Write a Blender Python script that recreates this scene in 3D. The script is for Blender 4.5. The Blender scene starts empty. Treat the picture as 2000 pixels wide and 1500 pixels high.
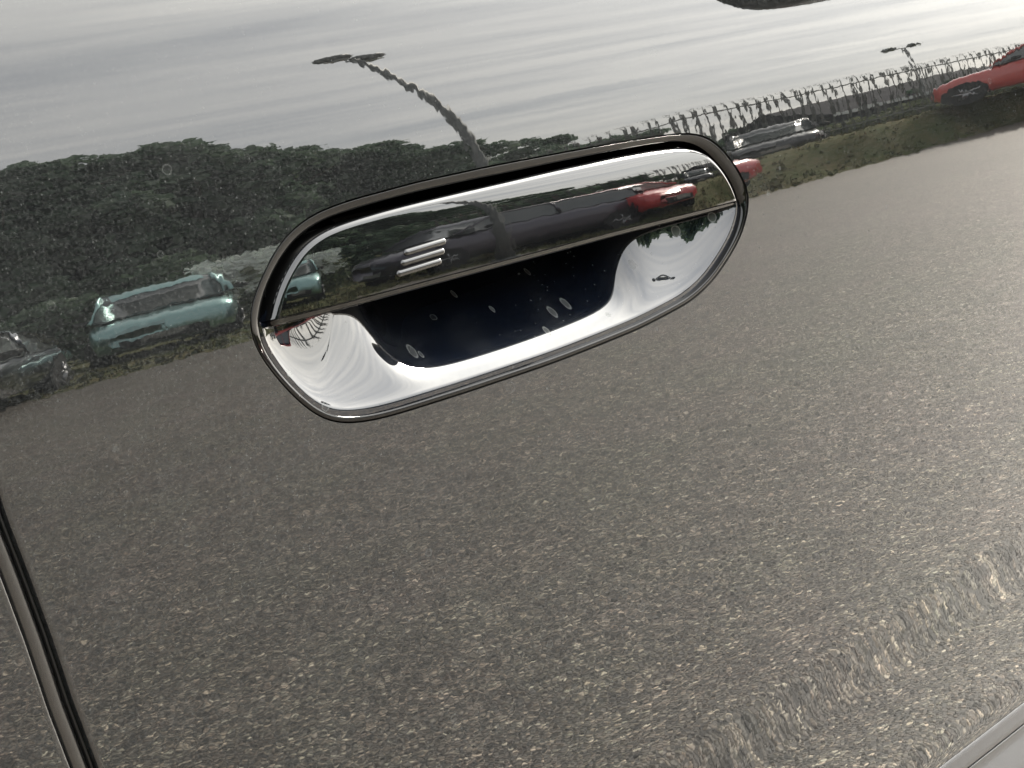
import bpy, bmesh, math, random
import numpy as np
from mathutils import Vector, Matrix
random.seed(7); rng = np.random.default_rng(7)
SC = bpy.context.scene
COL = SC.collection
R = math.radians

# ------------------------------------------------------------------ camera
ZC = 0.86                       # height of the middle of the picture on the door
cam_d = bpy.data.cameras.new('camera'); cam = bpy.data.objects.new('camera', cam_d); COL.objects.link(cam)
cam_d.sensor_width = 36; cam_d.lens = 64.8; cam_d.clip_start = 0.01; cam_d.clip_end = 2000
cR = Vector((0.7150256536985597, -0.6768791814507811, -0.174851045954744))
cU = Vector((0.22287846094655206, -0.016347230603525054, 0.9747091667249732))
cF = Vector((0.6626186732948625, 0.7359125911207905, -0.13917310096006544))
m = Matrix((cR, cU, -cF)).transposed().to_4x4(); m.translation = Vector((-0.3975712, -0.4415476, 0.9435039))
cam.matrix_world = m
SC.camera = cam

# ------------------------------------------------------------------ sky, sun, exposure
SUN_AZ, SUN_EL = 76.0, 36.0     # degrees, azimuth from the car's outward side (-y) towards its front (+x)
sd = Vector((math.sin(R(SUN_AZ)) * math.cos(R(SUN_EL)), -math.cos(R(SUN_AZ)) * math.cos(R(SUN_EL)), math.sin(R(SUN_EL))))
W = bpy.data.worlds.new('World'); SC.world = W; W.use_nodes = True
class NT:
    def __init__(s, tree): s.t = tree; s.t.nodes.clear()
    def n(s, typ, inp=None, **kw):
        nd = s.t.nodes.new(typ)
        for k, v in kw.items(): setattr(nd, k, v)
        for k, v in (inp or {}).items():
            sk = nd.inputs[k]
            if isinstance(v, bpy.types.NodeSocket): s.t.links.new(v, sk)
            elif isinstance(v, bpy.types.Node): s.t.links.new(v.outputs[0], sk)
            else: sk.default_value = v
        return nd
    def math(s, op, a, b=0.0, c=None, clamp=False):
        i = {0: a, 1: b}
        if c is not None: i[2] = c
        return s.n('ShaderNodeMath', i, operation=op, use_clamp=clamp)
    def mix(s, f, a, b, blend='MIX'):
        nd = s.n('ShaderNodeMix', {}, data_type='RGBA', blend_type=blend)
        for k, v in ((0, f), (6, a), (7, b)):
            sk = nd.inputs[k]
            if isinstance(v, bpy.types.NodeSocket): s.t.links.new(v, sk)
            elif isinstance(v, bpy.types.Node): s.t.links.new(v.outputs[0], sk)
            elif isinstance(v, (int, float)): sk.default_value = v
            else: sk.default_value = (*v, 1) if len(v) == 3 else v
        return nd.outputs[2]
    def ramp(s, f, stops, interp='LINEAR'):
        nd = s.n('ShaderNodeValToRGB', {0: f}); cr = nd.color_ramp; cr.interpolation = interp
        while len(cr.elements) < len(stops): cr.elements.new(0.5)
        for e, (p, c) in zip(cr.elements, stops):
            e.position = p; e.color = (c, c, c, 1) if isinstance(c, (int, float)) else (*c, 1)
        return nd
    def mr(s, v, a, b, c=0.0, d=1.0):
        return s.n('ShaderNodeMapRange', {0: v, 1: a, 2: b, 3: c, 4: d})
w = NT(W.node_tree)
sky = w.n('ShaderNodeTexSky', sky_type='NISHITA', sun_disc=False, sun_elevation=R(SUN_EL),
          sun_rotation=math.atan2(sd.x, sd.y), air_density=1.0, dust_density=2.5)
tc = w.n('ShaderNodeTexCoord'); sep = w.n('ShaderNodeSeparateXYZ', {0: tc.outputs['Generated']})
zz = w.math('ADD', w.math('MAXIMUM', sep.outputs[2], 0.0), 0.12)
cx = w.math('DIVIDE', sep.outputs[0], zz); cy = w.math('DIVIDE', sep.outputs[1], zz)
rx = w.math('ADD', w.math('MULTIPLY', cx, 0.36), w.math('MULTIPLY', cy, 0.10))
ry = w.math('SUBTRACT', w.math('MULTIPLY', cy, 1.5), w.math('MULTIPLY', cx, 0.35))
cv = w.n('ShaderNodeCombineXYZ', {0: rx, 1: ry, 2: 0.3})
n1 = w.n('ShaderNodeTexNoise', {'Vector': cv, 'Scale': 0.9, 'Detail': 7.0, 'Roughness': 0.6, 'Distortion': 1.1})
n2 = w.n('ShaderNodeTexNoise', {'Vector': cv, 'Scale': 3.6, 'Detail': 8.0, 'Roughness': 0.7, 'Distortion': 0.3})
dn = w.math('ADD', w.math('MULTIPLY', n1, 0.62), w.math('MULTIPLY', n2, 0.38))
dens = w.mr(dn, 0.40, 0.60)
dotn = w.n('ShaderNodeVectorMath', {0: tc.outputs['Generated'], 1: tuple(sd)}, operation='DOT_PRODUCT')
glow = w.math('POWER', w.math('MAXIMUM', dotn.outputs['Value'], 0.0), 5.0)
glow2 = w.math('POWER', w.math('MAXIMUM', dotn.outputs['Value'], 0.0), 40.0)
cl_b = w.mix(dens, (2.50, 2.56, 2.60), (3.30, 3.25, 3.12))
gl = w.math('ADD', w.math('ADD', 0.85, w.math('MULTIPLY', glow, w.mr(dens, 0, 1, 0.45, 0.95))), w.math('MULTIPLY', glow2, 2.5))
glc = w.n('ShaderNodeCombineXYZ', {0: gl, 1: w.math('MULTIPLY', gl, 0.995), 2: w.math('SUBTRACT', w.math('MULTIPLY', gl, 0.93), -0.05)})
cl = w.n('ShaderNodeVectorMath', {0: cl_b, 1: glc}, operation='MULTIPLY')
mixed = w.mix(0.93, sky.outputs[0], cl)
w.n('ShaderNodeOutputWorld', {0: w.n('ShaderNodeBackground', {0: mixed, 1: 0.1})})

sun_d = bpy.data.lights.new('sun', 'SUN'); sun_d.energy = 1.35; sun_d.angle = R(12); sun_d.color = (1, 0.93, 0.82)
sun = bpy.data.objects.new('sun', sun_d); COL.objects.link(sun)
sun.rotation_euler = sd.to_track_quat('Z', 'Y').to_euler()

SC.view_settings.view_transform = 'Standard'; SC.view_settings.look = 'None'; SC.view_settings.gamma = 1
SC.view_settings.exposure = 4.6
SC.render.engine = 'CYCLES'
SC.cycles.use_denoising = True
SC.cycles.max_bounces = 8; SC.cycles.glossy_bounces = 6; SC.cycles.diffuse_bounces = 3
SC.cycles.sample_clamp_indirect = 0.6

# ------------------------------------------------------------------ helpers
def mesh_obj(name, verts, faces, mat, parent=None, smooth=True, loc=None):
    me = bpy.data.meshes.new(name)
    me.from_pydata([tuple(v) for v in verts], [], [tuple(f) for f in faces])
    me.validate(); me.update()
    if smooth: me.polygons.foreach_set('use_smooth', [True] * len(me.polygons))
    for mt in (mat if isinstance(mat, (list, tuple)) else [mat]): me.materials.append(mt)
    o = bpy.data.objects.new(name, me); COL.objects.link(o)
    if parent: o.parent = parent
    if loc is not None: o.location = loc
    return o
def tag(o, label=None, cat=None, group=None, kind=None):
    if label: o['label'] = label
    if cat: o['category'] = cat
    if group: o['group'] = group
    if kind: o['kind'] = kind
    return o
def empty(name, loc=(0, 0, 0), rz=0.0):
    o = bpy.data.objects.new(name, None); COL.objects.link(o); o.location = loc; o.rotation_euler = (0, 0, rz); o.empty_display_size = .1
    return o
def copy_tree(o, parent=None):
    c = o.copy(); COL.objects.link(c)
    if parent: c.parent = parent
    for ch in list(o.children): copy_tree(ch, c)
    return c
class MB:
    """collects simple shapes into one mesh"""
    def __init__(s): s.v = []; s.f = []
    def add(s, v, f):
        b = len(s.v); s.v += [tuple(p) for p in v]; s.f += [tuple(i + b for i in q) for q in f]; return s
    def box(s, c, d, rz=0.0, taper=1.0):
        cs, sn = math.cos(rz), math.sin(rz); v = []
        for k in (-1, 1):
            t = taper if k > 0 else 1.0
            for i, j in ((-1, -1), (1, -1), (1, 1), (-1, 1)):
                x, y = i * d[0] / 2 * t, j * d[1] / 2 * t
                v.append((c[0] + x * cs - y * sn, c[1] + x * sn + y * cs, c[2] + k * d[2] / 2))
        return s.add(v, [(3, 2, 1, 0), (4, 5, 6, 7), (0, 1, 5, 4), (1, 2, 6, 5), (2, 3, 7, 6), (3, 0, 4, 7)])
    def tube(s, pts, rad, n=10):
        v = []; f = []; pts = [Vector(p) for p in pts]; rs = rad if isinstance(rad, (list, tuple)) else [rad] * len(pts)
        for i, p in enumerate(pts):
            d = (pts[min(i + 1, len(pts) - 1)] - pts[max(i - 1, 0)]).normalized()
            a = d.orthogonal().normalized() if abs(d.z) < .9 else Vector((1, 0, 0)).cross(d).normalized()
            b = d.cross(a)
            for k in range(n):
                t = 2 * math.pi * k / n; v.append(p + (a * math.cos(t) + b * math.sin(t)) * rs[i])
        for i in range(len(pts) - 1):
            for k in range(n): f.append((i * n + k, i * n + (k + 1) % n, (i + 1) * n + (k + 1) % n, (i + 1) * n + k))
        f.append(tuple(range(n))[::-1]); f.append(tuple((len(pts) - 1) * n + k for k in range(n)))
        return s.add(v, f)
    def lathe_y(s, c, prof, n=28):
        v = []; f = []
        for y, r in prof:
            for k in range(n):
                t = 2 * math.pi * k / n; v.append((c[0] + r * math.cos(t), c[1] + y, c[2] + r * math.sin(t)))
        for i in range(len(prof) - 1):
            for k in range(n): f.append((i * n + k, i * n + (k + 1) % n, (i + 1) * n + (k + 1) % n, (i + 1) * n + k))
        f.append(tuple(range(n))[::-1]); f.append(tuple((len(prof) - 1) * n + k for k in range(n)))
        return s.add(v, f)
    def obj(s, name, mat, parent=None, smooth=False): return mesh_obj(name, s.v, s.f, mat, parent, smooth)

# ------------------------------------------------------------------ materials
def newmat(name):
    mt = bpy.data.materials.new(name); mt.use_nodes = True; return mt, NT(mt.node_tree)
def out(t, sh): t.n('ShaderNodeOutputMaterial', {0: sh})
def plain(name, col, rough=0.5, spec=0.5, metal=0.0, var=0.15, scale=8.0, bump=0.0, bscale=60.0):
    mt, t = newmat(name)
    c = t.n('ShaderNodeTexCoord')
    nz = t.n('ShaderNodeTexNoise', {'Vector': c.outputs['Object'], 'Scale': scale, 'Detail': 4.0})
    cc = t.mix(t.mr(nz, .3, .7), tuple(x * (1 - var) for x in col), tuple(x * (1 + var) for x in col))
    i = {'Base Color': cc, 'Roughness': rough, 'Specular IOR Level': spec, 'Metallic': metal}
    if bump:
        b = t.n('ShaderNodeTexNoise', {'Vector': c.outputs['Object'], 'Scale': bscale, 'Detail': 3.0})
        i['Normal'] = t.n('ShaderNodeBump', {'Strength': 1.0, 'Distance': bump, 'Height': b})
    out(t, t.n('ShaderNodeBsdfPrincipled', i)); return mt

def paint(name, peel=1.0, dirt=1.0, base=(.0006, .0007, .0009), ior=1.52, film0=0.0, rough=.012, spots=.90, spotw=.15, grain=0.0, marks=()):
    """black clear-coated paint: orange peel, dust specks, dried water marks"""
    mt, t = newmat(name)
    c = t.n('ShaderNodeTexCoord').outputs['Object']
    p1 = t.n('ShaderNodeTexNoise', {'Vector': c, 'Scale': 270.0, 'Detail': 1.0, 'Roughness': 0.5})
    p2 = t.n('ShaderNodeTexNoise', {'Vector': c, 'Scale': 75.0, 'Detail': 1.0})
    hgt = t.math('ADD', t.math('MULTIPLY', p1, 5.2e-6 * peel), t.math('MULTIPLY', p2, 1.2e-5 * peel))
    nrm = t.n('ShaderNodeBump', {'Strength': 1.0, 'Distance': 1.0, 'Height': hgt})
    # dust specks, thicker in some areas
    area = t.mr(t.n('ShaderNodeTexNoise', {'Vector': c, 'Scale': 14.0, 'Detail': 2.0}), .38, .68)
    v1 = t.n('ShaderNodeTexVoronoi', {'Vector': c, 'Scale': 260.0})
    s1 = t.math('MULTIPLY', t.mr(v1.outputs['Distance'], 0.02, 0.13, 1, 0), t.math('GREATER_THAN', t.n('ShaderNodeSeparateColor', {0: v1.outputs['Color']}), 0.90))
    v2 = t.n('ShaderNodeTexVoronoi', {'Vector': c, 'Scale': 900.0})
    s2 = t.math('MULTIPLY', t.mr(v2.outputs['Distance'], 0.05, 0.35, 1, 0), t.math('GREATER_THAN', t.n('ShaderNodeSeparateColor', {0: v2.outputs['Color']}), 0.93))
    # water rings
    wn = t.n('ShaderNodeTexNoise', {'Vector': c, 'Scale': 500.0, 'Detail': 2.0})
    wv = t.n('ShaderNodeVectorMath', {0: c, 1: t.n('ShaderNodeVectorMath', {0: wn.outputs['Color'], 1: (.0006, .0006, .0006)}, operation='MULTIPLY')}, operation='ADD')
    v3 = t.n('ShaderNodeTexVoronoi', {'Vector': wv, 'Scale': 110.0})
    d3 = v3.outputs['Distance']
    sepc = t.n('ShaderNodeSeparateColor', {0: v3.outputs['Color']})
    rad = t.mr(sepc.outputs[1], 0, 1, .10, .24)
    ring = t.mr(t.math('ABSOLUTE', t.math('SUBTRACT', d3, rad)), 0.0, 0.035, 1, 0)
    fill = t.math('MULTIPLY', t.math('LESS_THAN', d3, rad), 0.22)
    s3 = t.math('MULTIPLY', t.math('MAXIMUM', ring, fill), t.math('GREATER_THAN', sepc, spots))
    film = t.mr(t.n('ShaderNodeTexNoise', {'Vector': c, 'Scale': 40.0, 'Detail': 6.0, 'Roughness': .7}), .45, .75, 0, .035)
    d = t.math('ADD', t.math('ADD', t.math('MULTIPLY', s1, 0.30), t.math('MULTIPLY', s2, 0.22)), t.math('MULTIPLY', s3, spotw))
    sx = t.n('ShaderNodeSeparateXYZ', {0: wv}); mk = None
    for mx, mz, mr_ in marks:                    # dried drops at their own places: pale ring, thinner middle
        dd = t.math('SQRT', t.math('ADD', t.math('POWER', t.math('SUBTRACT', sx.outputs[0], mx), 2.0), t.math('MULTIPLY', t.math('POWER', t.math('SUBTRACT', sx.outputs[2], mz + ZC), 2.0), .45)))
        r1 = t.mr(t.math('ABSOLUTE', t.math('SUBTRACT', dd, mr_ * .8)), 0, mr_ * .28, .55, 0)
        one = t.math('MAXIMUM', r1, t.math('MULTIPLY', t.math('LESS_THAN', dd, mr_ * .8), .22)); mk = one if mk is None else t.math('MAXIMUM', mk, one)
    d = t.math('MULTIPLY', t.math('MULTIPLY', d, t.mr(area, 0, 1, .2, 1)), dirt)
    d = t.math('ADD', d, t.math('ADD', t.math('ADD', film0, t.math('MULTIPLY', t.math('POWER', t.n('ShaderNodeTexNoise', {'Vector': c, 'Scale': 1100.0, 'Detail': 2.0, 'Roughness': .8}), 4.0), grain)), t.math('MULTIPLY', film, dirt * .6)), clamp=True)
    if mk is not None: d = t.math('MAXIMUM', d, mk)
    gl = t.n('ShaderNodeBsdfPrincipled', {'Base Color': (*base, 1), 'Roughness': rough, 'IOR': ior, 'Normal': nrm})
    df = t.n('ShaderNodeBsdfDiffuse', {'Color': (.085, .09, .09, 1)})
    out(t, t.n('ShaderNodeMixShader', {0: d, 1: gl, 2: df})); return mt
M_paint = paint('black_car_paint', film0=.012, dirt=1.7, peel=.9, grain=.50)
M_pocket = paint('black_handle_gloss', peel=.35, dirt=2.6, spots=.80, spotw=.4, film0=.004, marks=((.0347, .0179, .0014), (.0424, .0193, .0014), (.0263, .0128, .0011), (-.0288, .0179, .0016), (-.0264, .0163, .0008), (.0044, .0307, .0009), (.0136, .0234, .0008), (.0390, .0318, .0009), (.0752, .0267, .0012)), base=(.0012, .0018, .0034))
M_bar = paint('black_grip_gloss', peel=1.1, dirt=.8, rough=.018, film0=.01)
M_trim = paint('dark_trim_gloss', peel=1.2, dirt=.35, base=(.0010, .0010, .0010), ior=1.33)
M_void = plain('matte_black', (.0006, .0006, .0006), .9, 0.1)
M_rubber = plain('black_rubber', (.0025, .0025, .0023), .6, .3)
M_clad = plain('grey_lower_trim', (.0085, .0092, .0108), .40, .5, bump=2e-5, bscale=900)
M_jamb = plain('door_jamb_paint', (.0035, .0036, .0036), .25, .6)
M_logo = paint('raised_logo_gloss', peel=.3, dirt=.1)

# ------------------------------------------------------------------ shape of the car's side
T5, T6 = .0642, -.0451
def slope(z):
    z = np.asarray(z, float); zq = np.clip(z, None, .15)
    up = -.0115 + .6003 * zq + 3.7346 * zq**2 + 70.98 * zq**3 + 297.3 * zq**4
    sl = .6003 + 2 * 3.7346 * .15 + 3 * 70.98 * .15**2 + 4 * 297.3 * .15**3
    up = up + np.where(z > .15, sl * (z - .15), 0)
    return np.where(z > 0, up, -.0115 + .65 * z)
ZG = np.arange(-.9, .35, .0005); GI = np.concatenate([[0], np.cumsum((slope(ZG[1:]) + slope(ZG[:-1])) / 2 * .0005)]); GI -= np.interp(0, ZG, GI)
from numpy import exp
def side(x, z, feature=True):
    """how far the car's side stands out at (x along the car, z above the handle's middle line)"""
    x = np.asarray(x, float); z = np.asarray(z, float)
    # cubic lookup keeps the reflection smooth
    o = -np.interp(z, ZG, GI) - T5 * x * x / 2 - T6 * x * z
    if feature:
        zl = -.1655 + .058 * x
        o = o + CR_A * exp(-((z - zl) / CR_W)**2)
        # the lip where the skin turns out towards the lower trim
        ze = -.2330 + .055 * x
        o = o + .00035 * exp(-(np.maximum(z - ze, 0)) / .005)
    return o
CR_A, CR_W = -.00064, .0230
def P3(x, z, h=0.0, feature=False):
    x = np.asarray(x, float); z = np.asarray(z, float)
    return np.stack([x, -(side(x, z, feature) + h), z + ZC], -1)

def smooth_closed(pts, n, sig=1.2):
    return resample(np.array(pts + [pts[0]], float), n, closed=True, sig=sig)
def resample(p, n, closed=False, sig=0.0):
    p = np.array(p, float)
    if closed:
        q = np.concatenate([p[-4:-1], p, p[1:4]])
    else:
        q = np.concatenate([[2 * p[0] - p[1]], p, [2 * p[-1] - p[-2]]])
    # Catmull-Rom densify
    out_ = []
    lo, hi = (3, len(q) - 4) if closed else (1, len(q) - 2)
    for i in range(lo, hi):
        a, b, c, d = q[i - 1], q[i], q[i + 1], q[i + 2]
        for t in np.linspace(0, 1, 24, endpoint=False):
            out_.append(.5 * ((2 * b) + (-a + c) * t + (2 * a - 5 * b + 4 * c - d) * t**2 + (-a + 3 * b - 3 * c + d) * t**3))
    out_.append(q[hi]); out_ = np.array(out_)
    s = np.concatenate([[0], np.cumsum(np.linalg.norm(np.diff(out_, axis=0), axis=1))])
    u = np.linspace(0, s[-1], n, endpoint=not closed)
    r = np.stack([np.interp(u, s, out_[:, k]) for k in range(2)], 1)
    if sig:
        k = np.arange(-int(4 * sig), int(4 * sig) + 1); g = np.exp(-k**2 / 2 / sig**2); g /= g.sum()
        if closed:
            rp = np.concatenate([r[-len(k):], r, r[:len(k)]])
            r2 = np.stack([np.convolve(rp[:, j], g, 'same') for j in range(2)], 1)[len(k):-len(k)]
        else:
            pad = len(k)
            rp = np.concatenate([2 * r[0] - r[pad:0:-1], r, 2 * r[-1] - r[-2:-pad - 2:-1]])
            r2 = np.stack([np.convolve(rp[:, j], g, 'same') for j in range(2)], 1)[pad:-pad]
            r2[0], r2[-1] = r[0], r[-1]
        r = r2
    return r
def grid_faces(nr, nc, wrap=False, flip=False, off=0):
    f = []
    for i in range(nr - 1):
        for j in range(nc if wrap else nc - 1):
            a = i * nc + j; b = i * nc + (j + 1) % nc; q = (a + off, b + off, b + nc + off, a + nc + off)
            f.append(q[::-1] if flip else q)
    return f
def loft(name, rings, mat, parent, wrap=False, flip=False):
    nr, nc = len(rings), len(rings[0])
    return mesh_obj(name, np.concatenate(rings), grid_faces(nr, nc, wrap, flip), mat, parent)

# outlines of the handle, in metres along and up the door
OUT = [(-0.0925, 0.04577), (-0.08621, 0.0532), (-0.07906, 0.05983), (-0.07092, 0.06425), (-0.06217, 0.06682), (-0.04941, 0.06836), (-0.03872, 0.06889), (-0.02215, 0.0697), (-0.00512, 0.06991), (0.00959, 0.07007), (0.04134, 0.06985), (0.06865, 0.06946), (0.09012, 0.06887), (0.10644, 0.0677), (0.11562, 0.06528), (0.12206, 0.06081), (0.12776, 0.05405), (0.13191, 0.04659), (0.13315, 0.04137), (0.1308, 0.03548), (0.1247, 0.0277), (0.11476, 0.0202), (0.1055, 0.01471), (0.09678, 0.01121), (0.08865, 0.00907), (0.06927, 0.0063), (0.05836, 0.00518), (0.02341, 0.00306), (-0.0087, 0.00224), (-0.02884, 0.00196), (-0.05091, 0.00196), (-0.06135, 0.00265), (-0.06885, 0.00395), (-0.07498, 0.00626), (-0.08005, 0.01013), (-0.08471, 0.01527), (-0.08945, 0.02199), (-0.09343, 0.0292), (-0.09536, 0.03474), (-0.09525, 0.03983)]
OL = smooth_closed(OUT, 720, 5)
# start the loop at the left junction of grip and pocket, running over the top to the right junction
def roll_to(loop, pt):
    i = int(np.argmin(np.linalg.norm(loop - np.array(pt), axis=1))); return np.roll(loop, -i, axis=0)
OL = roll_to(OL, (-.0953, .0392))
jR = int(np.argmin(np.linalg.norm(OL - np.array((.1331, .0408)), axis=1)))
o_top = resample(OL[:jR + 1], 361); o_bot = resample(np.concatenate([OL[jR:], OL[:1]]), 361)
INN = [(-0.09142, 0.0390), (-0.08972, 0.04355), (-0.08456, 0.05045), (-0.07806, 0.05643), (-0.07086, 0.06116), (-0.0609, 0.06427), (-0.0503, 0.0654), (-0.03955, 0.06614), (-0.02301, 0.0669), (-0.00018, 0.06716), (0.01761, 0.0671), (0.04054, 0.06725), (0.07506, 0.06711), (0.09676, 0.0664), (0.10699, 0.0648), (0.11391, 0.06152), (0.12054, 0.05524), (0.12662, 0.0470), (0.12790, 0.0410)]
i_top = resample(INN, 361, sig=6)
def inset(loop, d, closed=True):
    t = np.roll(loop, -1, 0) - np.roll(loop, 1, 0); 
    if not closed: t[0] = loop[1] - loop[0]; t[-1] = loop[-1] - loop[-2]
    nrm = np.stack([t[:, 1], -t[:, 0]], 1); nrm /= np.linalg.norm(nrm, axis=1, keepdims=True) + 1e-12
    return loop + nrm * (d[:, None] if isinstance(d, np.ndarray) else d)      # loop runs clockwise: this is inwards
u = np.linspace(0, 1, 361)
wid = .0013 + .0027 * exp(-u / .045) + .0040 * exp(-(1 - u) / .030)
wid = .0015 + .0023 * exp(-u / .02) + .0024 * exp(-(1 - u) / .045)
i_bot = inset(o_bot, wid, False)
i_bot[0] = i_top[-1]; i_bot[-1] = i_top[0]
for _ in range(12): i_bot[1:-1] = (i_bot[:-2] + 2 * i_bot[1:-1] + i_bot[2:]) / 4
OLOOP = np.concatenate([o_top[:-1], o_bot[:-1]]); ILOOP = np.concatenate([i_top[:-1], i_bot[:-1]]); NL = len(OLOOP)

# ------------------------------------------------------------------ the black car
car = empty('black_car', (0.0, 0.9, 0.0)); tag(car, 'glossy black car side with pull handle, mirroring the car park around it', 'car')
def attach(o, parent=car):
    o.parent = parent; o.matrix_parent_inverse = Matrix.Translation(-Vector((0.0, 0.9, 0.0))) if parent == car else Matrix()
    return o
def xedge_r(z): return np.interp(z, [-.60, -.45, -.30, -.222, -.0897, -.0675, -.0476, -.0279, -.0118, .0051, .0119, .0229, .0356, .2], [-.135, -.145, -.155, -.1615, -.1672, -.1704, -.1738, -.1762, -.1786, -.1813, -.1820, -.1831, -.1850, -.195])
def xedge_l(z): return xedge_r(z) - .0072
ZB = lambda x: -.2330 + .055 * x            # where the skin ends above the lower trim
ZT, XR = .20, 1.7

# door skin: rings from the handle's outline to the door's edge
cen = np.array((.02, .035))
HOLE = inset(OLOOP, -.0006)
for _ in range(3): HOLE = (np.roll(HOLE, 1, 0) + 2 * HOLE + np.roll(HOLE, -1, 0)) / 4
dv = HOLE - cen
def edge_point(d):
    # march the ray to the door's boundary
    lo, hi = 0.0, 40.0
    for _ in range(50):
        mid = (lo + hi) / 2; p = cen + d * mid
        inside = (p[1] < ZT) and (p[1] > ZB(p[0])) and (p[0] < XR) and (p[0] > float(xedge_r(p[1])) + .002)
        lo, hi = (mid, hi) if inside else (lo, mid)
    return cen + d * lo
BND = np.array([edge_point(d) for d in dv])
for corner in ((float(xedge_r(ZT)) + .002, ZT), (XR, ZT), (XR, ZB(XR)), (float(xedge_r(ZB(-.16))) + .002, ZB(-.16))):
    a = np.arctan2(corner[1] - cen[1], corner[0] - cen[0]); aa = np.arctan2(dv[:, 1], dv[:, 0])
    BND[int(np.argmin(np.abs((aa - a + math.pi) % (2 * math.pi) - math.pi)))] = corner
rings = []
inn1 = inset(HOLE, .00010)
attach(loft('handle_opening_edge', [P3(inn1[:, 0], inn1[:, 1], -.0060), P3(inn1[:, 0], inn1[:, 1], -.0001), P3(HOLE[:, 0], HOLE[:, 1], -.00002)], M_void, None, wrap=True, flip=True))
NR = 270
for k in range(NR + 1):
    t = (k / NR)**1.25
    p = HOLE * (1 - t) + BND * t
    rings.append(P3(p[:, 0], p[:, 1], 0, True))
door = loft('door_skin', rings, M_paint, None, wrap=True, flip=True); attach(door)

# rolled edge of the door at the shut line, and of the rear panel
zs = np.linspace(-.60, ZT, 260)
def edge_strip(xf, sgn, name, zs=zs):
    prof = [(0.0020, 0.0), (.0014, 0.0), (.0009, -.00001), (.0006, -.00006), (.0003, -.0002), (.0001, -.0006), (0, -.0018), (0, -.009)]
    rr = [P3(xf(zs) + sgn * a, zs, h, True) for a, h in prof]
    return rr
zsd = np.linspace(ZB(-.16), ZT, 200)
rr = edge_strip(xedge_r, 1, 'e', zsd)
attach(loft('door_edge', rr, M_paint, None, flip=True))
rr = edge_strip(xedge_l, -1, 'e', zsd)
xs = np.concatenate([np.linspace(.0006, .003, 4), np.linspace(.004, .6, 200)])
rr = rr[::-1] + [P3(xedge_l(zsd) - .0020 - q, zsd, 0, True) for q in xs]
attach(loft('rear_panel', rr, M_paint, None, flip=True))
# jamb seen down in the shut line
gp = [(.0012, -.020), (.0001, -.0065), (-.0007, -.0040), (-.0016, -.0026), (-.0026, -.0021), (-.0046, -.0020), (-.0060, -.0023), (-.0067, -.0045), (-.0085, -.020)]
attach(loft('door_jamb', [P3(xedge_r(zs) + a, zs, h) for a, h in gp], M_jamb, None, flip=False))
gp = [(.0001, -.0030), (-.0004, -.0022), (-.0008, -.0030), (-.0007, -.0085)]
attach(loft('door_seal', [P3(xedge_r(zs) + a, zs, h) for a, h in gp], M_rubber, None, flip=False))

# lower trim below the skin: recess line, flat band, groove, bright rolled lip, broad face
xs = np.linspace(-.9, XR, 700)
tp = [(.0006, -.0040), (-.0004, -.0020), (-.0005, -.0006), (-.0009, -.0003), (-.0030, .0000), (-.0062, .0005), (-.0084, .0009), (-.0088, .0007), (-.0090, -.0003),
      (-.0092, -.0012), (-.0097, -.0012), (-.0098, -.0006), (-.0100, -.0001), (-.01015, .00005), (-.0104, .00012), (-.0110, .0001), (-.0120, .0001), (-.0150, .0001), (-.020, .0036), (-.05, .004), (-.12, .002), (-.25, -.012), (-.34, -.05)]
def trimring(dz, h):
    z = ZB(xs) + dz + .0; o0 = side(xs, ZB(xs), False)
    return np.stack([xs, -(o0 + h + .0004), z + ZC], -1)
attach(loft('lower_trim', [trimring(a, b) for a, b in tp], M_clad, None, flip=True))

# glass and roof side above the skin, added unseen box that blocks light from behind
def bodyring(z, off): return np.stack([xs, np.full_like(xs, 0) - (side(xs, np.full_like(xs, ZT), False) - off), np.full_like(xs, z + ZC)], -1)
attach(loft('belt_seal', [bodyring(ZT - .004, .004), bodyring(ZT + .002, .001), bodyring(ZT + .012, .004), bodyring(ZT + .016, .012)], M_rubber, None, flip=False))
M_glass = plain('dark_side_glass', (.0008, .0009, .0009), .02, .5)
attach(loft('side_window', [bodyring(ZT + .010, .012), bodyring(ZT + .15, .07), bodyring(ZT + .30, .155), bodyring(ZT + .38, .21)], M_glass, None, flip=False))
attach(loft('roof', [bodyring(ZT + .378, .205), bodyring(ZT + .40, .21), bodyring(ZT + .44, .26), bodyring(ZT + .47, .42), bodyring(ZT + .48, .9)], M_paint, None, flip=False))
sh = MB(); sh.box((0.4, .66, .70), (2.6, 1.0, .86)); attach(sh.obj('light_block_box', M_void))

# ---- handle: surround, grip, pocket, raised marks
surround = None
prof = [(0.0, -.0030), (0.0, -.0007), (.03, -.0001), (.10, .0001), (.16, -.0003), (.24, -.0006), (.55, -.0011), (.93, -.0018), (1.0, -.0026), (1.0, -.0075)]
rr = []
lowpart = np.concatenate([np.zeros(360), np.clip(np.minimum(np.arange(360), 359 - np.arange(360)) / 40.0, 0, 1)])
attach(loft('handle_outer_wall', [P3(OLOOP[:, 0], OLOOP[:, 1], -.006), P3(OLOOP[:, 0], OLOOP[:, 1], -.00045)], M_void, None, wrap=True, flip=False))
prof = [(0.0, -.0004, -.0004), (.02, -.0003, -.0003), (.06, -.0003, -.00026), (.5, -.0006, -.00022), (.90, -.0010, -.00025), (.97, -.0014, -.0004), (1.0, -.0022, -.0010), (1.0, -.0075, -.0022)]
for a, h, hl in prof:
    p = OLOOP * (1 - a) + ILOOP * a; rr.append(P3(p[:, 0], p[:, 1], h * (1 - lowpart) + hl * lowpart))
surround = loft('door_handle', rr, M_trim, None, wrap=True, flip=False); attach(surround)
def kid(o): o.parent = surround; return o

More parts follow.
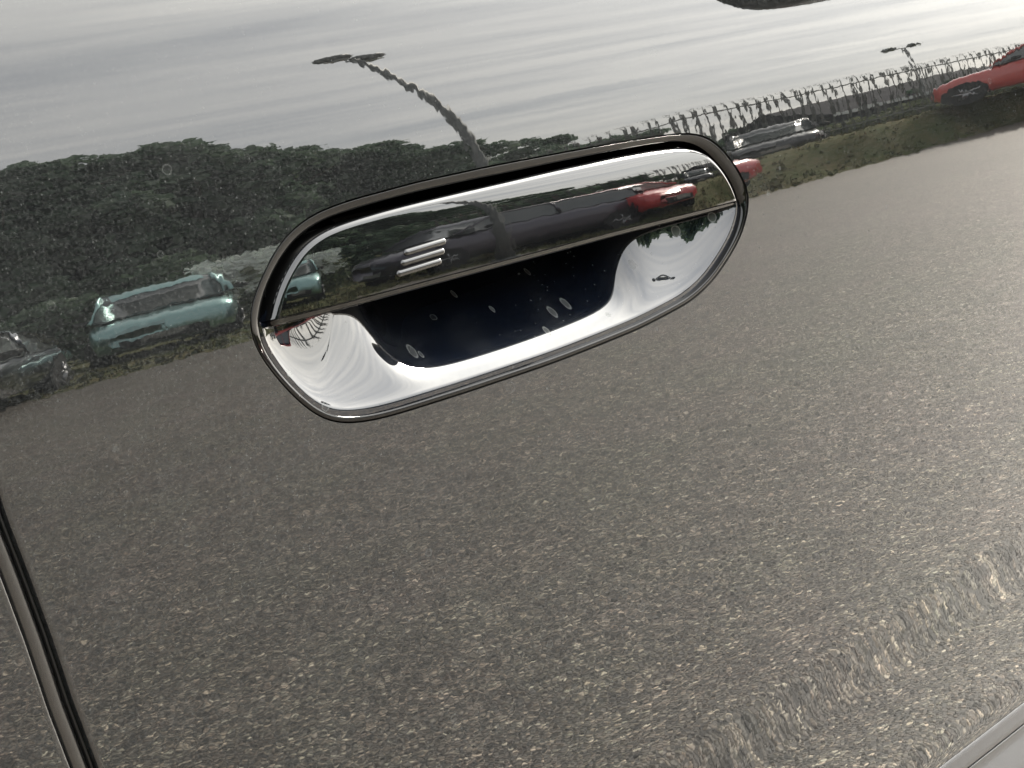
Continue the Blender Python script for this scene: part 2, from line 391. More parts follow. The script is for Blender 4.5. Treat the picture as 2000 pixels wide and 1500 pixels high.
# grip bar
BT = [(-0.08780, 0.0392), (-0.08435, 0.04568), (-0.07943, 0.05147), (-0.07396, 0.05642), (-0.06714, 0.05991), (-0.05904, 0.06183), (-0.04577, 0.06301), (-0.02948, 0.06381), (-0.00698, 0.06428), (0.0168, 0.06463), (0.04001, 0.06500), (0.07439, 0.06503), (0.09605, 0.06419), (0.10696, 0.06267), (0.11445, 0.05955), (0.11995, 0.05414), (0.12374, 0.04845), (0.12604, 0.04343), (0.12630, 0.0405)]
btop = resample(BT, 401, sig=7)
# lower edge is nearly straight
nb = 401
def softd(px, pz, line, k):
    d = np.sqrt((px[:, None] - line[None, ::4, 0])**2 + (pz[:, None] - line[None, ::4, 1])**2)
    m_ = d.min(1, keepdims=True)
    return m_[:, 0] - k * np.log(np.exp(-(d - m_) / k).mean(1) * 6 + 1e-9) if k else m_[:, 0]
def segd(px, pz, line):
    a = line[:-1:2]; b = line[1::2]; a, b = line[:-1], line[1:]
    ab = b - a; best = np.full(len(px), 1e9)
    P = np.stack([px, pz], 1)
    for i in range(0, len(a), 1):
        t = np.clip(((P - a[i]) @ ab[i]) / (ab[i] @ ab[i] + 1e-18), 0, 1)
        best = np.minimum(best, np.linalg.norm(P - a[i] - t[:, None] * ab[i], axis=1))
    return best
def barh(x, z):
    d = segd(x, z, btop[::4])
    RR = .0018
    q = np.clip(1 - d / RR, 0, 1); edge = -RR * .9 * (1 - np.sqrt(np.clip(1 - q * q, 0, 1)))
    t = np.clip((z - .0395) / .0255, 0, 1.1)
    # face: nearly flat low down, rolling back towards the top
    face = -.0255 * (-.010 * t + .025 * t * t / 2 + (.15 + .18 * np.clip((x + .07) / .13, 0, 1)) * t**7 / 7)
    xx = (x - .02)
    ends = -.010 * xx * xx - .0010 * (np.abs(xx) / .105)**6
    return .0016 + edge + face + ends - .07 * np.clip(x + .02, 0, 1) * (z - .0395)
sk0, sk1 = -.060, .098
rr = []
bl = resample([(0.12630, .0405), (0.06742, 0.0406), (0.03282, 0.0403), (0.01005, 0.0401), (-0.03608, 0.0396), (-0.0676, 0.0392), (-0.0878, .0392)], 301)
bloop = np.concatenate([btop[:-1], bl[:-1]])
skel = np.stack([np.clip(bloop[:, 0], sk0, sk1), np.full(len(bloop), .0)], 1); skel[:, 1] = .0500
for r_ in np.concatenate([1 - (1 - np.linspace(0, 1, 40))**1.0])[::-1]:
    t = 1 - r_
    tt = 1 - (1 - t)**2.0 if False else t**1.8
    p = bloop * (1 - tt) + skel * tt
    rr.append(P3(p[:, 0], p[:, 1], barh(p[:, 0], p[:, 1])))
rr = rr[::-1] if False else rr
# rr[0] is t=0 (outline)
nsk = len(bloop)
grip = loft('grip', rr, M_bar, None, wrap=True, flip=False); kid(grip)
# side wall of the grip, over the top
back = P3(btop[:, 0], btop[:, 1], barh(btop[:, 0], btop[:, 1]))
inn = inset(btop, .0006, False)
kid(loft('grip_back', [back, P3(inn[:, 0], inn[:, 1], -.004), P3(inn[:, 0], inn[:, 1], -.012)], M_void, None, flip=True))
# flange under the grip: a chamfer facing down and out, a thin bright edge, then the underside going in
xb = bl[::-1, 0]; zb = bl[::-1, 1]; hb = barh(xb, zb)
fp = [(0, 0), (-.0001, -.0003), (-.0009, -.0008), (-.0018, -.0014), (-.0020, -.0017), (-.0021, -.0022), (-.0020, -.0034), (-.0012, -.006), (.0010, -.0115), (.006, -.0165), (.014, -.019), (.022, -.019)]
kid(loft('grip_flange', [P3(xb, zb + a, hb + b) for a, b in fp[:7]], M_trim, None, flip=False))
M_under = plain('navy_grip_underside', (.0011, .0016, .0034), .6, .12)
kid(loft('grip_underside', [P3(xb, zb + a, hb + b) for a, b in fp[6:]], M_under, None, flip=False))

# pocket below the grip
cb = i_bot.copy()
def pocket_h(x, z):
    d = softmin_d(x, z)
    xx = (x - POC_X) / POC_HW
    xl = -.037
    bx = 1 / (1 + exp(-(x - xl) / .0045)) / (1 + exp((x - .0685) / .0045))
    er = 1 / (1 + exp(-(x - .085) / .012)); el_ = 1 / (1 + exp((x + .064) / .008))
    ss = .50 - .03 * er - .12 * el_
    Wd = .030 + .030 * bx - .009 * er - .010 * el_
    q = (d - .0040 - .0085 * np.minimum(np.abs((x - .017) / .072), 1.2)**4) / .0022
    sp = np.where(q > 30, q, np.log1p(exp(np.minimum(q, 30)))) * .0022
    return -.0019 - ss * Wd * (1 - exp(-d / Wd)) - .60 * bx * sp
POC_X, POC_HW, POC_W0, POC_W1 = .012, .060, .012, .075
def softmin_d(x, z, k=.005):
    L = resample(cb, 620)
    d = np.sqrt((x[:, None] - L[None, :, 0])**2 + (z[:, None] - L[None, :, 1])**2)
    m_ = d.min(1, keepdims=True); ds = .31 / 620
    # soft minimum, normalised so that a straight rim gives the true distance at the rim
    s = (np.exp(-(d - m_) / k)).sum(1) * ds
    base = np.sqrt(2 * math.pi * k * np.maximum(m_[:, 0], 1e-5))
    return np.maximum(m_[:, 0] - .6 * k * np.log(np.maximum(s / np.maximum(base, .004), .3)), 0) * (1 - exp(-m_[:, 0] / .0006))
# grid: columns follow the rim, rows climb to a back line hidden behind the grip
cols = resample(cb[::-1], 341)                   # left to right along the rim
tx = np.clip(cols[:, 0] * .93 + .0015, -.0862, .1225)
rows = []
NV = 70
topz = .0505 - .0095 * np.clip(np.abs((tx - .018) / .108), 0, 1)**5
for k in range(NV + 1):
    t = k / NV; t = t**1.15
    p = np.stack([cols[:, 0] * (1 - t) + tx * t, cols[:, 1] * (1 - t) + topz * t], 1)
    rows.append((p, pocket_h(p[:, 0], p[:, 1])))
rr = [P3(p[:, 0], p[:, 1], h) for p, h in rows]
pocket = loft('pocket', rr, M_pocket, None, flip=False); kid(pocket)
p, h = rows[-1]
kid(loft('pocket_back', [P3(p[:, 0], p[:, 1], h), P3(p[:, 0], p[:, 1] + .003, h - .002), P3(p[:, 0], p[:, 1] + .012, np.minimum(h, -.012))], M_void, None, flip=False))
# black wall behind the slot above the grip
vo = inset(ILOOP, -.0004); c0 = np.stack([np.clip(vo[:, 0], -.06, .10), np.full(NL, .045)], 1)
kid(loft('handle_cavity', [P3(vo[:, 0], vo[:, 1], -.007), P3(vo[:, 0], vo[:, 1], -.05), P3(c0[:, 0], c0[:, 1], -.052)], M_void, None, wrap=True, flip=False))

# three raised slanted bars on the grip
def capsule(x0, z0, x1, z1, r, hh):
    n, m_ = 14, 7; v = []; d = np.array((x1 - x0, z1 - z0)); L = np.linalg.norm(d); d /= L; q = np.array((-d[1], d[0]))
    ring = []
    for k in range(n): a = math.pi / 2 + math.pi * k / (n - 1); ring.append((math.cos(a), math.sin(a), 0))
    for k in range(n): a = -math.pi / 2 + math.pi * k / (n - 1); ring.append((math.cos(a), math.sin(a), 1))
    rows = []
    for j in range(m_ + 1):
        ph = math.pi / 2 * j / m_; rr_ = r * math.cos(ph) if j < m_ else r * .02
        pts = np.array([((x0, z0) if e == 0 else (x1, z1)) + (d * ca + q * sa) * rr_ for ca, sa, e in ring])
        rows.append(P3(pts[:, 0], pts[:, 1], barh(pts[:, 0], pts[:, 1]) - .00015 + hh * math.sin(ph)))
    return rows
for x0, z0, x1, z1 in ((-.0345, .0495, -.0190, .0503), (-.0366, .0466, -.0203, .0474), (-.0390, .0437, -.0224, .0445)):
    o = loft('emblem_bar', capsule(x0, z0, x1, z1,   .00108, .0009), M_logo, None, wrap=True, flip=True)
    o.parent = surround

# own wing mirror, outboard and ahead of the door
v = []; f = []
def superell(cx, cy, cz, a, b, c, n1=26, n2=18, e=.6):
    vv = []
    for i in range(n2 + 1):
        ph = -math.pi / 2 + math.pi * i / n2
        for j in range(n1):
            th = 2 * math.pi * j / n1
            g = lambda w_, e_: math.copysign(abs(w_)**e_, w_)
            vv.append((cx + a * g(math.cos(ph), e) * g(math.cos(th), e), cy + b * g(math.cos(ph), e) * g(math.sin(th), e), cz + c * g(math.sin(ph), e)))
    return vv, grid_faces(n2 + 1, n1, True, False)
vv, ff = superell(.655, -.225, 1.195, .060, .105, .075)
attach(mesh_obj('mirror_housing', vv, ff, M_paint))
vv, ff = superell(.62, -.075, 1.10, .045, .075, .028)
attach(mesh_obj('mirror_arm', vv, ff, M_rubber))

# ------------------------------------------------------------------ the car park around
def asphalt():
    mt, t = newmat('chipped_asphalt')
    c = t.n('ShaderNodeTexCoord').outputs['Object']
    wn = t.n('ShaderNodeTexNoise', {'Vector': c, 'Scale': 90.0, 'Detail': 1.0})
    wv = t.n('ShaderNodeVectorMath', {0: c, 1: t.n('ShaderNodeVectorMath', {0: wn.outputs['Color'], 1: (.006, .006, .006)}, operation='MULTIPLY')}, operation='ADD')
    v = t.n('ShaderNodeTexVoronoi', {'Vector': wv, 'Scale': 148.0, 'Randomness': 1.0})
    rc = t.n('ShaderNodeSeparateColor', {0: v.outputs['Color']})
    stone = t.ramp(rc, [(0, (.018, .017, .016)), (.25, (.056, .052, .047)), (.6, (.116, .107, .097)), (.84, (.205, .190, .168)), (.95, (.37, .345, .30)), (1, (.66, .62, .54))])
    tint = t.mix(rc.outputs[1], (1.06, .98, .92), (.93, 1.0, .98))
    stone = t.mix(1.0, stone, tint, 'MULTIPLY')
    gap_shade = t.mr(v.outputs['Distance'], .35, .72, 1.08, .30)  # shadow between the chips, painted into the stone colour
    big = t.n('ShaderNodeTexNoise', {'Vector': c, 'Scale': 3.0, 'Detail': 5.0, 'Roughness': .65})
    hue = t.mix(t.mr(big, .35, .65), (1.03, .98, .99), (.99, 1.01, .97))
    huge = t.mr(t.n('ShaderNodeTexNoise', {'Vector': c, 'Scale': .35, 'Detail': 4.0}), .3, .7, .86, 1.12)
    col = t.mix(1.0, t.mix(1.0, stone, hue, 'MULTIPLY'), t.n('ShaderNodeCombineXYZ', {0: gap_shade, 1: gap_shade, 2: gap_shade}), 'MULTIPLY')
    col = t.mix(1.0, col, t.n('ShaderNodeCombineXYZ', {0: huge, 1: huge, 2: huge}), 'MULTIPLY')
    # coarser mottling: lost chips, bitumen patches, worn tracks
    m1 = t.n('ShaderNodeTexVoronoi', {'Vector': wv, 'Scale': 38.0}); m1c = t.mr(t.n('ShaderNodeSeparateColor', {0: m1.outputs['Color']}), 0, 1, .80, 1.20)
    m2 = t.n('ShaderNodeTexVoronoi', {'Vector': wv, 'Scale': 12.0}); m2c = t.mr(t.n('ShaderNodeSeparateColor', {0: m2.outputs['Color']}), 0, 1, .90, 1.10)
    m3 = t.mr(t.n('ShaderNodeTexNoise', {'Vector': c, 'Scale': 5.0, 'Detail': 6.0, 'Roughness': .75}), .3, .7, .90, 1.10)
    mm = t.math('MULTIPLY', t.math('MULTIPLY', m1c, m2c), m3)
    col = t.mix(1.0, col, t.n('ShaderNodeCombineXYZ', {0: mm, 1: mm, 2: mm}), 'MULTIPLY')
    hue2 = t.mix(t.mr(t.n('ShaderNodeTexNoise', {'Vector': c, 'Scale': 1.6, 'Detail': 3.0}), .38, .62), (1.07, .985, .96), (1.03, 1.0, .93))
    col = t.mix(1.0, col, hue2, 'MULTIPLY')
    hg = t.math('MULTIPLY', t.mr(v.outputs['Distance'], .1, .7, 1, 0), t.mr(rc.outputs[2], 0, 1, .5, 1))
    nb = t.n('ShaderNodeBump', {'Strength': .8, 'Distance': .0028, 'Height': hg})
    out(t, t.n('ShaderNodeBsdfPrincipled', {'Base Color': col, 'Roughness': .58, 'Specular IOR Level': .42, 'Normal': nb})); return mt
def grass_mat():
    mt, t = newmat('rough_grass')
    c = t.n('ShaderNodeTexCoord').outputs['Object']
    a = t.n('ShaderNodeTexNoise', {'Vector': c, 'Scale': 1.1, 'Detail': 6.0, 'Roughness': .7}); b = t.n('ShaderNodeTexNoise', {'Vector': c, 'Scale': 26.0, 'Detail': 3.0})
    col = t.mix(t.mr(a, .35, .65), (.085, .100, .040), (.190, .145, .085)); col = t.mix(t.mr(b, .4, .7), col, (.055, .085, .03))
    out(t, t.n('ShaderNodeBsdfPrincipled', {'Base Color': col, 'Roughness': .95, 'Specular IOR Level': .1, 'Normal': t.n('ShaderNodeBump', {'Strength': 1.0, 'Distance': .05, 'Height': b})})); return mt
M_asph = asphalt(); M_grass = grass_mat()
g = mesh_obj('ground', [(-900, -900, 0), (900, -900, 0), (900, 900, 0), (-900, 900, 0)], [(0, 1, 2, 3)], M_asph, smooth=False); tag(g, kind='structure')

def edge_y(x):
    k = min(max((x - 24.5) / 3.0, 0), 1)
    return -13.9 + .10 * math.sin(x * .9) + .06 * math.sin(x * 2.7 + 1) + 5.5 * k * k * (3 - 2 * k)
def bank(x, y):
    """height of the grass verge: rises towards the front of the black car"""
    e = edge_y(x)
    t = min(max((e - y) / 1.1, 0), 1); t = t * t * (3 - 2 * t)
    k = min(max((x - 14.5) / 8.0, 0), 1); k = k * k * (3 - 2 * k)
    return .03 * min(max((e - y) / .25, 0), 1) + t * (.05 + 1.10 * k) + (.03 * math.sin(x * 1.3) * math.sin(y * 1.1) * t) + max(0, -18.5 - y) * .012 * k
vx = np.concatenate([np.linspace(-160, -20, 29)[:-1], np.linspace(-20, 60, 220), np.linspace(60, 160, 25)[1:]])
vy = np.concatenate([np.linspace(0, 8, 60), np.linspace(8, 150, 50)[1:]])
gv = []
for yy in vy:
    for xx_ in vx:
        e = edge_y(xx_)
        y_ = e - yy; gv.append((xx_, y_, bank(xx_, y_) + .004 + (rng.normal() * .012 if yy > .1 else 0)))
tag(mesh_obj('grass_verge', gv, grid_faces(len(vy), len(vx), False, True), M_grass), kind='structure')
# kerb-less ragged edge: tufts, uncountable
tv, tf = [], []
for i in range(9000):
    x = rng.uniform(-14, 48); yy = rng.exponential(.5) if i % 2 else rng.uniform(0, 5)
    y = edge_y(x) - .05 - yy; z = bank(x, y); a = rng.uniform(0, 6.28); hgt = rng.uniform(.03, .13); wd = rng.uniform(.02, .05)
    b = len(tv); tv += [(x - wd * math.cos(a), y - wd * math.sin(a), z), (x + wd * math.cos(a), y + wd * math.sin(a), z), (x + rng.normal() * .03, y + rng.normal() * .03, z + hgt)]; tf.append((b, b + 1, b + 2))
tag(mesh_obj('grass_tufts', tv, tf, M_grass, smooth=False), 'rough grass tufts along the verge beside the asphalt', 'grass', kind='stuff')

# ---- trees
def leafmat(name, a, b):
    mt, t = newmat(name)
    oi = t.n('ShaderNodeObjectInfo'); c = t.n('ShaderNodeTexCoord').outputs['Object']
    nz = t.n('ShaderNodeTexNoise', {'Vector': c, 'Scale': .8, 'Detail': 4.0, 'Roughness': .7})
    col = t.mix(t.mr(nz, .35, .65), a, b); k = t.mr(oi.outputs['Random'], 0, 1, .75, 1.25)
    col = t.mix(1.0, col, t.n('ShaderNodeCombineXYZ', {0: k, 1: k, 2: k}), 'MULTIPLY')
    out(t, t.n('ShaderNodeMixShader', {0: .35, 1: t.n('ShaderNodeBsdfPrincipled', {'Base Color': col, 'Roughness': .7, 'Specular IOR Level': .3}), 2: t.n('ShaderNodeBsdfTranslucent', {'Color': col})})); return mt
M_leaf = leafmat('tree_leaves', (.072, .122, .080), (.145, .195, .132)); M_bark = plain('bark', (.09, .075, .06), .9, .1, bump=.02, bscale=9)
M_hedge = leafmat('shrub_leaves', (.08, .11, .06), (.17, .18, .11))
def crown_mesh(seed, rad, h0, h1, n, sz):
    rg = np.random.default_rng(seed); v, f = [], []
    clumps = []
    for _ in range(34):
        a = rg.uniform(0, 6.28); r = rad * rg.uniform(.1, .86)**.7; z = rg.uniform(h0, h1)
        q = 1 - abs((z - (h0 + (h1 - h0) * .45)) / ((h1 - h0) * .62))**2
        clumps.append((r * math.cos(a) * max(q, .15)**.5, r * math.sin(a) * max(q, .15)**.5, z, rg.uniform(.16, .34) * rad))
    for i in range(n):
        c = clumps[rg.integers(len(clumps))]
        d = rg.normal(size=3); d /= np.linalg.norm(d); d *= c[3] * rg.uniform(.55, 1.05)
        p = np.array(c[:3]) + d * np.array((1, 1, .75)); t1 = rg.normal(size=3); t1 /= np.linalg.norm(t1); t2 = np.cross(t1, rg.normal(size=3)); t2 /= np.linalg.norm(t2); s = sz * rg.uniform(.5, 1.3)
        b = len(v); v += [p + t1 * s, p + t2 * s * .6, p - t1 * s, p - t2 * s * .6]; f.append((b, b + 1, b + 2, b + 3))
    return v, f
protos = []
for k in range(4):
    H = 10.0; rt = empty('woodland_tree', (0, 0, -50))
    mb = MB(); mb.tube([(0, 0, 0), (.1, 0, H * .25), (.05, .15, H * .5), (0, 0, H * .85)], [.28, .22, .15, .05], 9)
    for q in range(6):
        a = q * 1.05 + k; mb.tube([(0, 0, H * (.28 + .08 * q)), (math.cos(a) * 1.4, math.sin(a) * 1.4, H * (.42 + .07 * q)), (math.cos(a) * 2.6, math.sin(a) * 2.6, H * (.5 + .07 * q))], [.1, .06, .02], 6)
    mb.obj('trunk', M_bark, rt, True)
    v_, f_ = crown_mesh(40 + k, 3.6, H * .16, H * 1.0, 5200, .30); mesh_obj('crown', v_, f_, M_leaf, rt, False)
    protos.append(rt)
spots = []
rg = np.random.default_rng(3)
for az in np.arange(-70, 47, 2.05):
    for row in range(2):
        a = az + rg.uniform(-.7, .7) + row; Yd = 36 + row * 8 + rg.uniform(-2, 2)
        dist = Yd / math.cos(R(a)) if abs(a) < 50 else 52 + row * 8
        el = np.interp(a, [-70, 20, 27, 29, 31, 34, 36.5, 40.4, 43.3, 44.6, 46, 50], [15, 18, 19.0, 16.3, 16.5, 15.0, 12.2, 10.0, 6.6, 7.4, 6.2, 5.3]) + rg.uniform(-1.2, .1) - row * .6
        spots.append((dist * math.sin(R(a)), -dist * math.cos(R(a)), .93 + dist * math.tan(R(el))))
for a in np.arange(46.5, 75, 1.5):
    dist = 74 + rg.uniform(-4, 8); el = np.interp(a, [46, 48, 52, 58, 75], [6.0, 4.6, 3.2, 2.9, 3.4]) + rg.uniform(-.8, .2); spots.append((dist * math.sin(R(a)), -dist * math.cos(R(a)), .93 + dist * math.tan(R(el))))
for i, (x, y, H) in enumerate(spots):
    o = protos[i] if i < 4 else copy_tree(protos[int(rg.integers(4))])
    s = H / 10.0; o.location = (x, y, 0); o.rotation_euler = (0, 0, rg.uniform(0, 6.28)); o.scale = (s * rg.uniform(.6, .85), s * rg.uniform(.6, .85), s)
    if x > 45: tag(o, 'small far tree on the low skyline beyond the industrial units and the fence', 'tree', 'far trees on the low skyline')
    elif y > -36: tag(o, 'leafy tree at the outer end of the wood, behind the rear of the black car', 'tree', 'trees at the end of the wood')
    else: tag(o, 'leafy dark green tree in the wood beyond the parked cars', 'tree', 'trees of the wood beyond the verge')

# ---- undergrowth and bushes
def bush(name, x0, x1, y, hgt, n, mat, label, cat, kind=None, sz=.09):
    rg_ = np.random.default_rng(abs(int(x0 * 10)) % 9999); v_, f_ = [], []
    for i in range(n):
        x = rg_.uniform(x0, x1); yy = y + rg_.normal() * .35; top = hgt * (.75 + .25 * math.sin(x * 2.1) * math.sin(x * .7 + 1)); z = bank(x, yy) + rg_.uniform(0, 1)**.7 * top
        p = np.array((x, yy, z)); t1 = rg_.normal(size=3); t1 /= np.linalg.norm(t1); t2 = np.cross(t1, rg_.normal(size=3)); t2 /= np.linalg.norm(t2); s = sz * rg_.uniform(.5, 1.4)
        b = len(v_); v_ += [p + t1 * s, p + t2 * s * .6, p - t1 * s, p - t2 * s * .6]; f_.append((b, b + 1, b + 2, b + 3))
    o = mesh_obj(name, v_, f_, mat, None, False); tag(o, label, cat, kind=kind); return o
bush('undergrowth', -20, 24, -23.5, 3.1, 24000, M_leaf, 'tangled dark undergrowth in front of the wood behind the parked cars', 'undergrowth', 'stuff', .14)
bush('hedge', 20, 46, -21.0, .9, 6000, M_hedge, 'low loose hedge behind the steel palisade fence', 'hedge', None, .11)
M_flower = plain('white_blossom', (.78, .84, .78), .8, .2)
bush('flowering_shrub', 11.1, 12.8, -18.6, 2.1, 1300, M_hedge, 'shrub with white blossom beside the teal car', 'shrub', None, .09)
sh_o = [o for o in SC.objects if o.name == 'flowering_shrub'][0]
v_, f_ = [], []
for i in range(170):
    x = rg.uniform(11.2, 12.5); y = -18.25 + rg.normal() * .12; z = rg.uniform(1.0, 2.1)
    for a in range(5):
        t = a * 1.2566; b = len(v_); r_ = .12; v_ += [(x, y, z), (x + r_ * math.cos(t - .4), y + .02, z + r_ * math.sin(t - .4)), (x + r_ * 1.25 * math.cos(t), y + .05, z + r_ * 1.25 * math.sin(t)), (x + r_ * math.cos(t + .4), y + .02, z + r_ * math.sin(t + .4))]; f_.append((b, b + 1, b + 2, b + 3))
bl_ = mesh_obj('blossom', v_, f_, M_flower, sh_o, False); tag(bl_, kind='stuff')

# ---- palisade fence: pales with splayed tops, two rails
M_steel = plain('galvanised_steel', (.13, .135, .125), .5, .5, .4)
fence = empty('palisade_fence', (16, -19.0, 0)); tag(fence, 'grey steel palisade fence with splayed pale tops on the grass bank', 'fence')
FH = 3.05
def pale_mesh():
    mb = MB(); mb.box((0, 0, FH * .46), (.085, .012, FH * .92))
    mb.box((-.022, .012, FH * .46), (.012, .022, FH * .92)); mb.box((.022, .012, FH * .46), (.012, .022, FH * .92))
    for s in (-1, 0, 1):
        b = FH * .92; mb.add([(s * .022 - .012, 0, b), (s * .022 + .012, 0, b), (s * .07 + .012, -.05 - .03 * abs(s), b + .14), (s * .09, -.07, b + .22), (s * .07 - .012, -.05 - .03 * abs(s), b + .14), (s * .022, .012, b)], [(0, 1, 2, 4), (4, 2, 3), (1, 5, 2), (5, 0, 4), (5, 4, 3, 2)])
    return mb
pm = pale_mesh().obj('pale', M_steel, fence); pme = pm.data
i = 0; x = 0.0
while x < 40:
    o = pm if i == 0 else pm.copy()
    if i: COL.objects.link(o)
    X = 16 + x; o.location = (x, rg.normal() * .01, bank(X, -19.0)); o.rotation_euler = (rg.normal() * .01, rg.normal() * .008, 0); x += .31; i += 1
for zr in (.35, 2.55):
    mb = MB()
    for k in range(13):
        xa, xb_ = 16 + k * 3.1, 16 + (k + 1) * 3.1; za, zb_ = bank(xa, -19) + zr, bank(xb_, -19) + zr
        v_ = [(xa - 16, .03, za - .03), (xb_ - 16, .03, zb_ - .03), (xb_ - 16, .03, zb_ + .03), (xa - 16, .03, za + .03), (xa - 16, .07, za - .03), (xb_ - 16, .07, zb_ - .03), (xb_ - 16, .07, zb_ + .03), (xa - 16, .07, za + .03)]
        mb.add(v_, [(0, 1, 2, 3), (7, 6, 5, 4), (3, 2, 6, 7), (0, 4, 5, 1)])
    mb.obj('rail', M_steel, fence)

# ---- lamp posts
M_post = plain('grey_lamp_post', (.13, .135, .13), .55, .5, .3)
M_lens = plain('lamp_lens', (.5, .52, .5), .3, .5)
def lamp_post(loc, H, rz, label):
    t = empty('lamp_post', loc, rz); tag(t, label, 'lamp post', 'lamp posts in the car park')
    mb = MB(); mb.tube([(0, 0, 0), (0, 0, 1.2), (0, 0, 1.25), (0, 0, H)], [r_ * H / 9.05 for r_ in (.10, .10, .085, .06)], 14); mb.obj('pole', M_post, t, True)
    mb = MB(); mb.tube([(0, 0, 0), (0, 0, .05)], [.2, .19], 14); mb.obj('base_plate', M_post, t)
    for s in (-1, 1):
        mb = MB(); mb.tube([(0, 0, H - .1), (s * .16, 0, H), (s * .4, 0, H + .06)], .035, 8); mb.obj('arm', M_post, t, True)
        mb = MB()
        st = [(.30, .14, .10), (.36, .24, .19), (.50, .27, .21), (.64, .20, .14), (.71, .07, .06)]
        v_ = []
        for xx_, wy, hz in st:
            for a in range(10):
                q = 2 * math.pi * a / 10; v_.append((s * xx_, wy * math.cos(q), H + .09 + hz * math.sin(q)))
        mb.add(v_, grid_faces(5, 10, True, s > 0)); mb.add(v_[:10], [tuple(range(10))]); mb.add(v_[-10:], [tuple(range(10))])
        hd = mb.obj('lamp_head', M_post, t, True)
        mb = MB(); mb.box((s * .51, 0, H - .11), (.24, .26, .03)); mb.obj('lens', M_lens, hd)
    return t
lamp_post((12.45, -13.7, 0), 9.05, R(-29), 'tall grey twin-headed lamp post rising behind the handle in the mirrored sky')
lamp_post((41.0, -26.0, .9), 6.2, R(15), 'small far twin-headed lamp post behind the palisade fence')

# ---- buildings beyond the fence
M_brick = plain('dark_cladding', (.055, .058, .065), .7, .3); M_white = plain('white_fascia', (.6, .61, .6), .5, .4); M_roof = plain('slate_roof', (.03, .03, .035), .9, .1); M_gl = plain('window_glass', (.03, .035, .04), .05, .6); M_wall = plain('pale_render', (.34, .34, .35), .8, .2)
def building(loc, rz, L, Wd, H, rh, nwin, label, wm_):
    t = empty('industrial_unit', loc, rz); tag(t, label, 'building')
    MB().box((0, 0, H / 2), (L, Wd, H)).obj('wall', wm_, t)
    mb = MB(); a, b = L / 2 + .3, Wd / 2 + .3
    mb.add([(-a, -b, H + .06), (a, -b, H + .06), (a, b, H + .06), (-a, b, H + .06), (-a, 0, H + rh), (a, 0, H + rh)], [(0, 1, 5, 4), (2, 3, 4, 5), (0, 4, 3), (1, 2, 5), (3, 2, 1, 0)]); mb.obj('roof', M_roof, t)
    MB().box((0, Wd / 2 + .34, H), (L + .7, .08, .35)).obj('fascia', M_white, t)
    for k in range(nwin):
        xk = -L / 2 + (k + .5) * L / nwin
        wo = MB().box((xk, Wd / 2 + .03, H * .55), (L / nwin * .55, .06, H * .3)).obj('window', M_white, t)
        MB().box((xk, Wd / 2 + .07, H * .55), (L / nwin * .48, .03, H * .25)).obj('pane', M_gl, wo)
    return t
building((63.5, -44.0, 0), R(8), 12, 8, 3.7, 2.2, 5, 'long dark low building with a white fascia beyond the fence', M_brick)
building((73.5, -45.0, 0), R(-6), 6, 7, 4.2, 2.0, 3, 'pale rendered building beyond the fence behind the red hatchback', M_wall)

# ---- parked cars
def carpaint(name, col, metal=0.0):
    mt, t = newmat(name)
    nz = t.n('ShaderNodeTexNoise', {'Vector': t.n('ShaderNodeTexCoord').outputs['Object'], 'Scale': 5.0, 'Detail': 4.0})
    c = t.mix(nz, tuple(x * .9 for x in col), tuple(x * 1.1 for x in col))
    out(t, t.n('ShaderNodeBsdfPrincipled', {'Base Color': c, 'Roughness': .33, 'Metallic': metal, 'Coat Weight': 1.0, 'Coat Roughness': .03})); return mt
M_tyre = plain('tyre', (.018, .018, .018), .85, .2); M_rim = plain('alloy_rim', (.36, .36, .37), .3, .5, .8); M_cgl = plain('car_glass', (.10, .11, .11), .03, 1.0)
M_red_l = plain('red_lens', (.35, .02, .02), .2, .5); M_clear = plain('clear_lens', (.3, .3, .3), .35, .4); M_plast = plain('black_bumper', (.02, .02, .02), .6, .3)
M_plate = plain('blank_plate', (.22, .22, .20), .5, .3)
